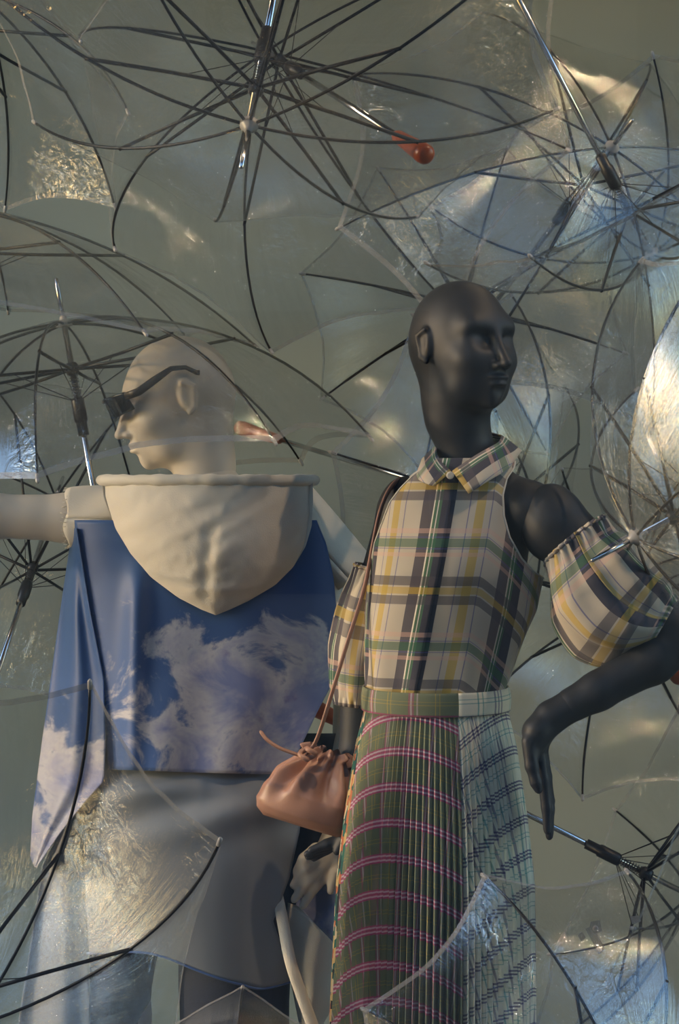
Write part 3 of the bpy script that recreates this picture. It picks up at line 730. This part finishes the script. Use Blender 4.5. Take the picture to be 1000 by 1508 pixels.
def puff(name, path, radii, sag, seed, flat, nf):
    c = curve([P(*q) for q in path], 36); n = len(c) - 1; nu = 208
    rr = np.interp(np.linspace(0, 1, n + 1), np.linspace(0, 1, len(radii)), radii)
    V, uv, Fc = [], [], []; x = None
    for i in range(n + 1):
        t = i / n; d = (c[min(i + 1, n)] - c[max(i - 1, 0)]).normalized()
        if x is None: x = Vector((0, -1, 0))
        x = (x - d * x.dot(d)).normalized(); y = d.cross(x)
        ends = max(math.exp(-(t / 0.13) ** 2), math.exp(-((1 - t) / 0.10) ** 2))
        for k in range(nu + 1):
            a = 2 * PI * k / nu
            r = rr[i] * (1 + 0.11 * ends * math.cos(nf * a) * (0.6 + 0.4 * noise.noise(Vector((a * 2, t * 3, seed))))
                         + 0.10 * (1 - ends) * noise.noise(Vector((math.cos(a) * 1.6, math.sin(a) * 1.6, t * 2.0 + seed)))
                         + 0.075 * (1 - ends) * math.cos(5 * a + 4 * t + seed) + 0.03 * (1 - ends) * math.cos(11 * a - 5 * t + seed))
            p = c[i] + x * (r * math.cos(a) * flat) + y * (r * math.sin(a))
            g = sag * math.sin(PI * t) ** 1.5 * (0.5 + 0.5 * max(0, -(p - c[i]).normalized().z)); p.z -= g; p.x -= g * 0.75 * (1 - t)
            V.append(p); uv.append((a * 0.072 + seed * 0.03, t * 0.24 + seed * 0.05))
    for i in range(n):
        for k in range(nu):
            a = i * (nu + 1) + k; Fc.append((a, a + 1, a + nu + 2, a + nu + 1))
    sl = solid(link(name, mesh(name, V, Fc, uv), M['shirt'], shirt), 0.0015)
    ring = [V[nu + 1 + k] for k in range(0, nu + 1)]
    tv, tf = tube(ring, [0.0026 * (1 + 0.4 * math.sin(k * 0.9)) for k in range(nu + 1)], 6)
    link('elastic_trim', mesh('elastic_trim', tv, tf, [((i // 6) * 0.004, (i % 6) * 0.004) for i in range(len(tv))]), M['shirt'], sl)
    return sl
puff('sleeve', [(845, 793, -0.065), (872, 826, -0.075), (915, 872, -0.088), (956, 903, -0.098), (978, 916, -0.102)], [0.060, 0.066, 0.086, 0.088, 0.078, 0.054, 0.044], 0.040, 1.0, 0.95, 26)
puff('sleeve', [(560, 838, 0.085), (548, 880, 0.088), (535, 950, 0.095), (528, 1010, 0.10), (525, 1040, 0.10)], [0.042, 0.046, 0.052, 0.054, 0.050, 0.044, 0.038], 0.015, 2.3, 0.9, 22)

# ------------------------------------------------------------------ pleated skirt
skirt = empty('pleated_skirt', P(640, 1700, 0.02), 'pleated midi skirt of olive and cream checks with printed side panel', 'skirt')
SCX = [(1000, 643), (1045, 643), (1300, 641), (1508, 638), (1700, 637)]
SA = [(1000, 103), (1045, 105), (1100, 118), (1200, 132), (1300, 142), (1508, 148), (1700, 153)]
SB = [(1000, .088), (1045, .090), (1100, .108), (1200, .128), (1300, .142), (1508, .155), (1700, .165)]
def skirt_pt(th, py, out=0.0):
    a = interp(SA, py) * 0.00115 + out; b = interp(SB, py) + out
    return Vector((P(interp(SCX, py), py, 0).x + a * math.cos(th), YS - b * math.sin(th), P(0, py, 0).z))
NPL = 96
def skirt_panel(name, m, d0, d1, dc):
    a0, a1, ac = (math.radians(d) for d in (d0, d1, dc)); n = int(round((a1 - a0) / (2 * PI) * NPL)) * 6
    def f(u, v):
        th = a0 + (a1 - a0) * u; py = 1042 + (1690 - 1042) * v
        fr = (th / (2 * PI) * NPL) % 1.0
        saw = fr / 0.72 if fr < 0.72 else (1 - fr) / 0.28
        am = 0.0035 + 0.0135 * sstep(0, 0.5, v)
        am *= 0.75 + 0.5 * noise.noise(Vector((math.floor(th / (2 * PI) * NPL) * 0.37, v * 2, 0)))
        p = skirt_pt(th, py, (saw - 0.5) * am + 0.006 * noise.noise(Vector((math.cos(th) * 2, math.sin(th) * 2, v * 2))) * v)
        rho = 0.50 + (py - 1042) * 0.00115; dl = 0.43 * (th - ac)
        return p, (-rho * math.sin(dl), -rho * math.cos(dl))
    V, Fc, uv = grid(f, n, 54); return link(name, mesh(name, V, Fc, uv), m, skirt, smooth=False)
for nm, m, d0, d1, dc in (('cream_panel', 'skirt_cream', -60, 75, 22), ('olive_panel', 'skirt_green', 75, 165, 116), ('printed_panel', 'skirt_print', 165, 210, 188), ('olive_panel', 'skirt_green', 210, 300, 255)):
    skirt_panel(nm, M[m], d0, d1, dc)
def band(name, m, d0, d1):
    a0, a1 = math.radians(d0), math.radians(d1)
    def f(u, v):
        th = a0 + (a1 - a0) * u; py = 1012 + 34 * v + 5 * math.sin(th) * 0.7
        bulge = 0.0045 + 0.002 * math.sin(PI * v)
        return skirt_pt(th, py, bulge), (-th * 0.11, -v * 0.042)
    V, Fc, uv = grid(f, 60, 8); solid(link(name, mesh(name, V, Fc, uv), M[m], skirt), 0.003)
band('waistband', 'skirt_green', 75, 230); band('waistband', 'skirt_cream', -130, 75)

# ------------------------------------------------------------------ hooded cloud-print top on the cream mannequin
top = empty('hooded_top', P(300, 1000, 0.2), 'cream hooded top with a blue cloud print satin back and grey tail', 'hooded top')
BK = 0.135                                                   # depth of the back of the garment
def backY(px, py): 
    n = (px - 300) / 205.0
    return BK + 0.11 * min(1.4, abs(n)) ** 2.6
def sheet(name, m, left, right, y0, y1, fn, n=48, k=60, thick=0.0016, uv0=(0, 0), bottom=None, topf=None, parent=top):
    """cloth between two edges given as (row, column) tables; fn(px, py, u, v) gives depth"""
    def f(u, v):
        py = y0 + (y1 - y0) * v; px = interp(left, py) * (1 - u) + interp(right, py) * u
        if bottom or topf:
            b = interp(bottom, px) if bottom else y1; t = interp(topf, px) if topf else y0; py2 = t + (b - t) * v
        else: py2 = py
        p = P(px, py2, fn(px, py2, u, v))
        return p, ((px - uv0[0]) * 0.00122, (uv0[1] - py2) * 0.00122)
    V, Fc, uv = grid(f, n, k); return solid(link(name, mesh(name, V, Fc, uv), m, parent), thick)
def back_depth(px, py, u, v):
    fo = 0.010 * v * math.sin(u * 15 + 1.0) + 0.012 * v * math.sin(u * 6.3 + v * 0.6 + 2.0)
    fo -= 0.030 * math.exp(-((px - interp([(780, 205), (1140, 190)], py)) / 16) ** 2) * sstep(800, 900, py) * 0.8
    return backY(px, py) + fo - 0.035 * (1 - sstep(0.0, 0.3, u)) * (1 - 0.6 * v)
sheet('back_panel', M['cloud'], [(766, 110), (800, 112), (900, 130), (1000, 150), (1060, 154), (1140, 160)],
      [(766, 466), (800, 480), (850, 491), (950, 500), (1000, 492), (1050, 466), (1140, 424)], 766, 1140, back_depth, 72, 60, uv0=(140, 1138), bottom=[(110, 1130), (160, 1133), (300, 1138), (430, 1141)])
def wing_depth(px, py, u, v): return backY(150, py) - 0.01 + 0.10 * (1 - u) ** 1.6 - 0.02 * v + 0.012 * math.sin(u * 9 + 0.5) * sstep(0, 0.3, v)
sheet('side_drape', M['cloud'], [(778, 107), (900, 89), (1000, 75), (1100, 61), (1200, 48), (1262, 45), (1277, 51)],
      [(778, 113), (900, 133), (1000, 153), (1100, 155), (1150, 153), (1180, 126), (1230, 86), (1277, 54)], 778, 1277, wing_depth, 30, 60, uv0=(-60, 1290))
def tail_depth(px, py, u, v):
    s = 0.009 * math.sin((py + 0.35 * (px - 250)) * 0.07) * math.exp(-((py - 1190) / 50) ** 2) * sstep(120, 200, px)
    return BK + 0.004 + 0.085 * abs((px - 275) / 165.0) ** 2.8 + s + 0.010 * v * math.sin(u * 7 + 0.6) - 0.02 * math.sin(PI * v) + 0.03 * (1 - sstep(1125, 1170, py))
sheet('tail_panel', M['blouse'], [(1090, 124), (1180, 118), (1300, 123), (1460, 132)],
      [(1090, 440), (1150, 441), (1200, 443), (1230, 441), (1300, 426), (1340, 411), (1362, 402), (1400, 414), (1460, 431)], 1090, 1460, tail_depth, 60, 60,
      bottom=[(120, 1404), (200, 1402), (240, 1409), (320, 1440), (388, 1456), (432, 1445)])
hp = [P(x, y, tail_depth(x, y, (x - 128) / 303, 1.0) - 0.001) for x, y in ((128, 1404), (200, 1402), (240, 1409), (280, 1425), (320, 1440), (355, 1450), (388, 1456), (432, 1445))]
link('hem_piping', mesh('hem_piping', *tube(curve(hp, 40), 0.0022, 6)), M['cloud'], top)
sheet('side_drape', M['blouse'], [(1180, 110), (1275, 62), (1500, 28), (1560, 20)], [(1180, 124), (1275, 126), (1560, 134)], 1180, 1560,
      lambda px, py, u, v: 0.21 + 0.06 * (1 - u) + 0.012 * math.sin(u * 8), 24, 40)
# cream yoke and short sleeves with raw edges
def sleeve_left(u, v):
    a = 2 * PI * v; px = 186 - 84 * u; r = 0.0535 + 0.012 * (1 - u) + 0.003 * math.sin(a * 3 + u * 4)
    c = P(px, 766 - 3 * u, YW - 0.005 * u)
    return c + Vector((0.004 * math.sin(5 * a) * (u > 0.97), -r * math.cos(a), r * math.sin(a))), (u * 0.1, v * 0.3)
V, Fc, uv = grid(sleeve_left, 16, 48); solid(link('sleeve', mesh('sleeve', V, Fc, uv), M['fleece'], top), 0.002)
rn = random.Random(5); fr = []
for k in range(46):
    a = 2 * PI * k / 46; c = P(102, 763, YW - 0.005); p0 = c + Vector((0.002, -0.0545 * math.cos(a), 0.0545 * math.sin(a)))
    fr.append(tube([p0, p0 + Vector((-rn.uniform(0.004, 0.011), rn.uniform(-.002, .002), rn.uniform(-.003, .003)))], 0.0005, 4))
fo = link('raw_edge', mesh('raw_edge', *join(*fr)), M['fleece'], top); fo['kind'] = 'stuff'
sheet('yoke', M['fleece'], [(722, 178), (772, 166), (800, 166)], [(722, 445), (760, 470), (800, 480)], 722, 800, lambda px, py, u, v: backY(px, py) + 0.012 + 0.05 * (1 - v) ** 2, 40, 10)
def sleeve_right(u, v):
    a = 2 * PI * v; c = P(415 + 98 * u, 742 + 108 * u, YW + 0.05 * u); r = 0.056 + 0.006 * math.sin(a * 3 + 2 * u)
    d = Vector((0.62, 0.12, -0.78)).normalized(); x = Vector((0, -1, 0)); x = (x - d * x.dot(d)).normalized(); y = d.cross(x)
    return c + x * (r * math.cos(a)) + y * (r * math.sin(a)), (u * 0.1, v * 0.3)
V, Fc, uv = grid(sleeve_right, 16, 48); solid(link('sleeve', mesh('sleeve', V, Fc, uv), M['fleece'], top), 0.002)
# hood hanging down the back
HL = [(704, 150), (730, 152), (775, 168), (815, 192), (850, 222), (880, 262), (898, 297), (906, 318)]
HR = [(704, 461), (740, 461), (775, 459), (805, 450), (835, 432), (862, 405), (885, 366), (898, 338), (906, 318)]
def hood_front(u, v):
    py = 708 + (906 - 708) * v; l, r = interp(HL, py), interp(HR, py); px = l + (r - l) * u; s = math.sin(PI * u) ** 0.55 * math.sqrt(max(0, 1 - v ** 3))
    d = 0.090 * s * (0.75 + 0.25 * math.sin(PI * min(1, v * 1.1)))
    cr = 306 + 4 * math.sin(v * 6)
    d -= 0.006 * math.exp(-((px - cr) / 10.0) ** 2) * sstep(0.28, 0.42, v) * (1 - sstep(0.80, 0.95, v))
    d += 0.002 * math.exp(-((px - cr - 18) / 14.0) ** 2) * sstep(0.3, 0.45, v) * (1 - sstep(0.8, 0.95, v))
    d += 0.005 * noise.noise(Vector((px * 0.012 + py * 0.004, py * 0.010, 2))) + 0.0035 * noise.noise(Vector((px * 0.03 + py * 0.045, py * 0.012 - px * 0.008, 7))) + 0.0015 * noise.noise(Vector((px * 0.09, py * 0.07, 3))) 
    d += 0.006 * math.exp(-((py - 868) / 8) ** 2) * math.exp(-((px - 315) / 40) ** 2)
    return P(px, py, backY(px, py) - 0.012 - d), (u * 0.36, v * 0.25)
V, Fc, uv = grid(hood_front, 64, 48)
V2, F2, uv2 = grid(lambda u, v: (P(*(lambda py: (interp(HL, py) * (1 - u) + interp(HR, py) * u, py))(708 + 198 * v), backY(300, 800) + 0.02 + 0.10 * math.sin(PI * u) * (1 - v)), (u * .36, v * .25)), 64, 48)
nV = len(V); link('hood', mesh('hood', V + V2, Fc + [tuple(i + nV for i in reversed(q)) for q in F2], uv + uv2), M['fleece'], top)
rp = [hood_front(i / 40, 0.0)[0] + Vector((0, 0.004, 0.001)) for i in range(41)]
link('hood_hem', mesh('hood_hem', *tube(rp, [0.0125 * (1 + 0.09 * math.sin(i * 1.9) + 0.06 * math.sin(i * 0.7)) for i in range(41)], 12, flat=0.8)), M['fleece'], top)
# tie, front tail and lining seen past the hip
tp_ = curve([P(404, 1300, 0.21), P(415, 1350, 0.165), P(427, 1412, 0.13), P(443, 1462, 0.13), P(468, 1530, 0.135)], 40)
link('tie', mesh('tie', *tube(tp_, 0.0105, 10, flat=0.5, ref=(1, 0, 0))), M['fleece'], top)
sheet('front_tail', M['fleece'], [(1325, 424), (1400, 420), (1560, 452)], [(1325, 500), (1450, 492), (1560, 452)], 1325, 1560,
      lambda px, py, u, v: 0.23 - 0.03 * math.sin(PI * u) + 0.01 * math.sin(u * 7 + v * 3), 20, 30, topf=[(420, 1328), (440, 1335), (500, 1398)])
sheet('front_tail', M['cloud'], [(1270, 440), (1420, 430)], [(1270, 505), (1420, 500)], 1270, 1420, lambda px, py, u, v: 0.265 + 0.01 * math.sin(u * 6), 16, 20, uv0=(240, 1450))
sheet('lining', M['denim'], [(1080, 410), (1420, 400)], [(1080, 506), (1420, 505)], 1080, 1420, lambda px, py, u, v: 0.31 + 0.01 * math.sin(u * 6), 16, 30)
# dark trousers
tr_ = empty('trousers', P(270, 1790, YW), 'dark blue denim trousers showing under the grey blouse hem', 'trousers')
for i, (pts, rad) in enumerate((([P(232, 1130, YW), P(200, 1300, YW), P(178, 1450, YW), P(180, 1690, YW + 0.01)], [0.080, 0.080, 0.062, 0.060]), ([P(320, 1130, YW), P(338, 1300, YW), P(345, 1450, YW), P(345, 1690, YW + 0.01)], [0.080, 0.095, 0.112, 0.105]))):
    c = curve(pts, 24); rr = np.interp(np.linspace(0, 1, len(c)), np.linspace(0, 1, 4), rad)
    link('trouser_leg', mesh('trouser_leg', *tube(c, [float(x) * (1 + 0.015 * math.sin(k)) for k, x in enumerate(rr)], 36, cap=False, flat=0.92)), M['denim'], tr_)

# ------------------------------------------------------------------ tan pouch bag
bag = empty('pouch_bag', P(475, 1230, 0.06), 'tan leather drawstring pouch bag hanging from a thin shoulder strap', 'bag')
def pouch(u, v):
    a = 2 * PI * u
    w = interp([(0, 0.034), (0.06, 0.046), (0.12, 0.038), (0.2, 0.050), (0.4, 0.072), (0.62, 0.086), (0.8, 0.090), (0.92, 0.083), (1.0, 0.066)], v)
    dp = interp([(0, 0.016), (0.06, 0.024), (0.12, 0.020), (0.3, 0.034), (0.6, 0.048), (0.85, 0.045), (0.95, 0.03), (1.0, 0.004)], v)
    ru = math.exp(-((v - 0.05) / 0.12) ** 2)
    rip = 0.18 * ru * math.sin(15 * a + 2 * math.sin(3 * a)) + (0.16 * math.sin(7 * a + 1) + 0.08 * math.sin(12 * a + 2)) * math.exp(-((v - 0.32) / 0.25) ** 2) + 0.04 * noise.noise(Vector((a, v * 4, 3)))
    x = w * math.cos(a) * (1 + rip); y = -dp * math.sin(a) * (1 + 1.6 * rip); z = -0.135 * v + 0.006 * ru * math.sin(9 * a)
    t = math.radians(-17); x2 = x * math.cos(t) - z * math.sin(t) * -1 * -1; z2 = x * math.sin(t) + z * math.cos(t)
    return P(486, 1106, 0.055) + Vector((x2 - 0.012 * v, y, z2)), (u * 0.4, v * 0.2)
V, Fc, uv = grid(pouch, 160, 56); link('pouch', mesh('pouch', V, Fc, uv), M['leather'], bag)
sp_ = curve([P(452, 1112, 0.01), P(468, 1085, 0.0), P(489, 1020, -0.02), P(512, 945, -0.02), P(536, 868, -0.01), P(548, 808, 0.005), P(558, 760, 0.015), P(570, 727, 0.03), P(586, 708, 0.06), P(600, 712, 0.11), P(592, 760, 0.15), P(560, 880, 0.17), P(520, 1040, 0.165), P(505, 1110, 0.10)], 90)
link('strap', mesh('strap', *tube(sp_, 0.0052, 10, flat=0.6)), M['leather'], bag)
e_ = curve([P(383, 1076, 0.0), P(394, 1090, -0.005), P(415, 1103, -0.005), P(447, 1114, 0.005)], 20)
link('strap_end', mesh('strap_end', *tube(e_, [0.0022] + [0.0046] * (len(e_) - 1), 8, flat=0.6)), M['leather'], bag)
kn = [P(453, 1110, 0.0) + Vector((0.010 * math.cos(t) + 0.003 * math.cos(3 * t), -0.006 * math.sin(2 * t) - 0.004, 0.009 * math.sin(t))) for t in np.linspace(0, 2 * PI, 25)]
link('knot', mesh('knot', *tube(kn, 0.0048, 8)), M['leather'], bag)

# ------------------------------------------------------------------ sunglasses on the cream head
sg = empty('sunglasses', TW(0, 0.1, 0.01), 'black wraparound sunglasses on the cream mannequin head', 'sunglasses')
def lens(sx):
    def f(u, v):
        x = sx * (0.004 + 0.058 * u); y = 0.122 - 0.030 * u ** 2.2; z = 0.030 - 0.042 * v * (1 - 0.22 * u) - 0.002 * (1 - u)
        return TW(x, y - 0.010 * v, z), (u, v)
    V, Fc, uv = grid(f, 12, 10); return V, Fc
for sx in (-1, 1):
    solid(link('lens', mesh('lens', *lens(sx)), M['lens'], sg), 0.0035)
    V, Fc = tube([TW(sx * 0.062, 0.093, 0.022), TW(sx * 0.074, 0.070, 0.024), TW(sx * 0.080, 0.040, 0.036), TW(sx * 0.081, 0.005, 0.049), TW(sx * 0.081, -0.020, 0.045), TW(sx * 0.080, -0.036, 0.032), TW(sx * 0.080, -0.042, 0.030)], [0.0068, 0.0075, 0.0072, 0.0048, 0.0042, 0.0045, 0.005], 10, flat=0.45, ref=tuple(TW(0, 0, 1) - TW(0, 0, 0)))
    link('temple', mesh('temple', V, Fc), M['plastic'], sg)
link('bridge', mesh('bridge', *tube([TW(-0.008, 0.121, 0.022), TW(0, 0.124, 0.024), TW(0.008, 0.121, 0.022)], 0.003, 8)), M['plastic'], sg)

# ------------------------------------------------------------------ closing strap with snaps on the umbrella before the skirt, and its small white care tag
Lu = next(o for o in umbs if 'mirroring pale sky' in o['label'])
def flat_quad(name, pts, y, m, parent):
    v = [P(x, yy, y) for x, yy in pts] + [P(x, yy, y + 0.0012) for x, yy in pts]; n = len(pts)
    f = [tuple(range(n)), tuple(range(2 * n - 1, n - 1, -1))] + [(i, i + n, (i + 1) % n + n, (i + 1) % n) for i in range(n)]
    return link(name, mesh(name, v, f), m, parent, False)
cs = flat_quad('closure_strap', [(862, 1368), (872, 1363), (892, 1398), (882, 1406)], -0.432, M['hem'], Lu)
flat_quad('strap_tab', [(870, 1357), (883, 1355), (887, 1371), (876, 1376), (868, 1366)], -0.434, M['hem'], cs)
flat_quad('strap_tab', [(850, 1377), (857, 1372), (863, 1381), (856, 1387)], -0.434, M['hem'], cs)
for x, y in ((877, 1367), (882, 1398)):
    link('snap', mesh('snap', *lathe([(0.0040, 0), (0.0042, 0.001), (0.003, 0.002), (0.001, 0.0022)], 14, P(x, y, -0.436), (0, -1, 0))), M['cap'], cs)
flat_quad('care_tag', [(928, 1350), (941, 1348), (944, 1357), (931, 1361)], -0.37, M['cap'], Lu)
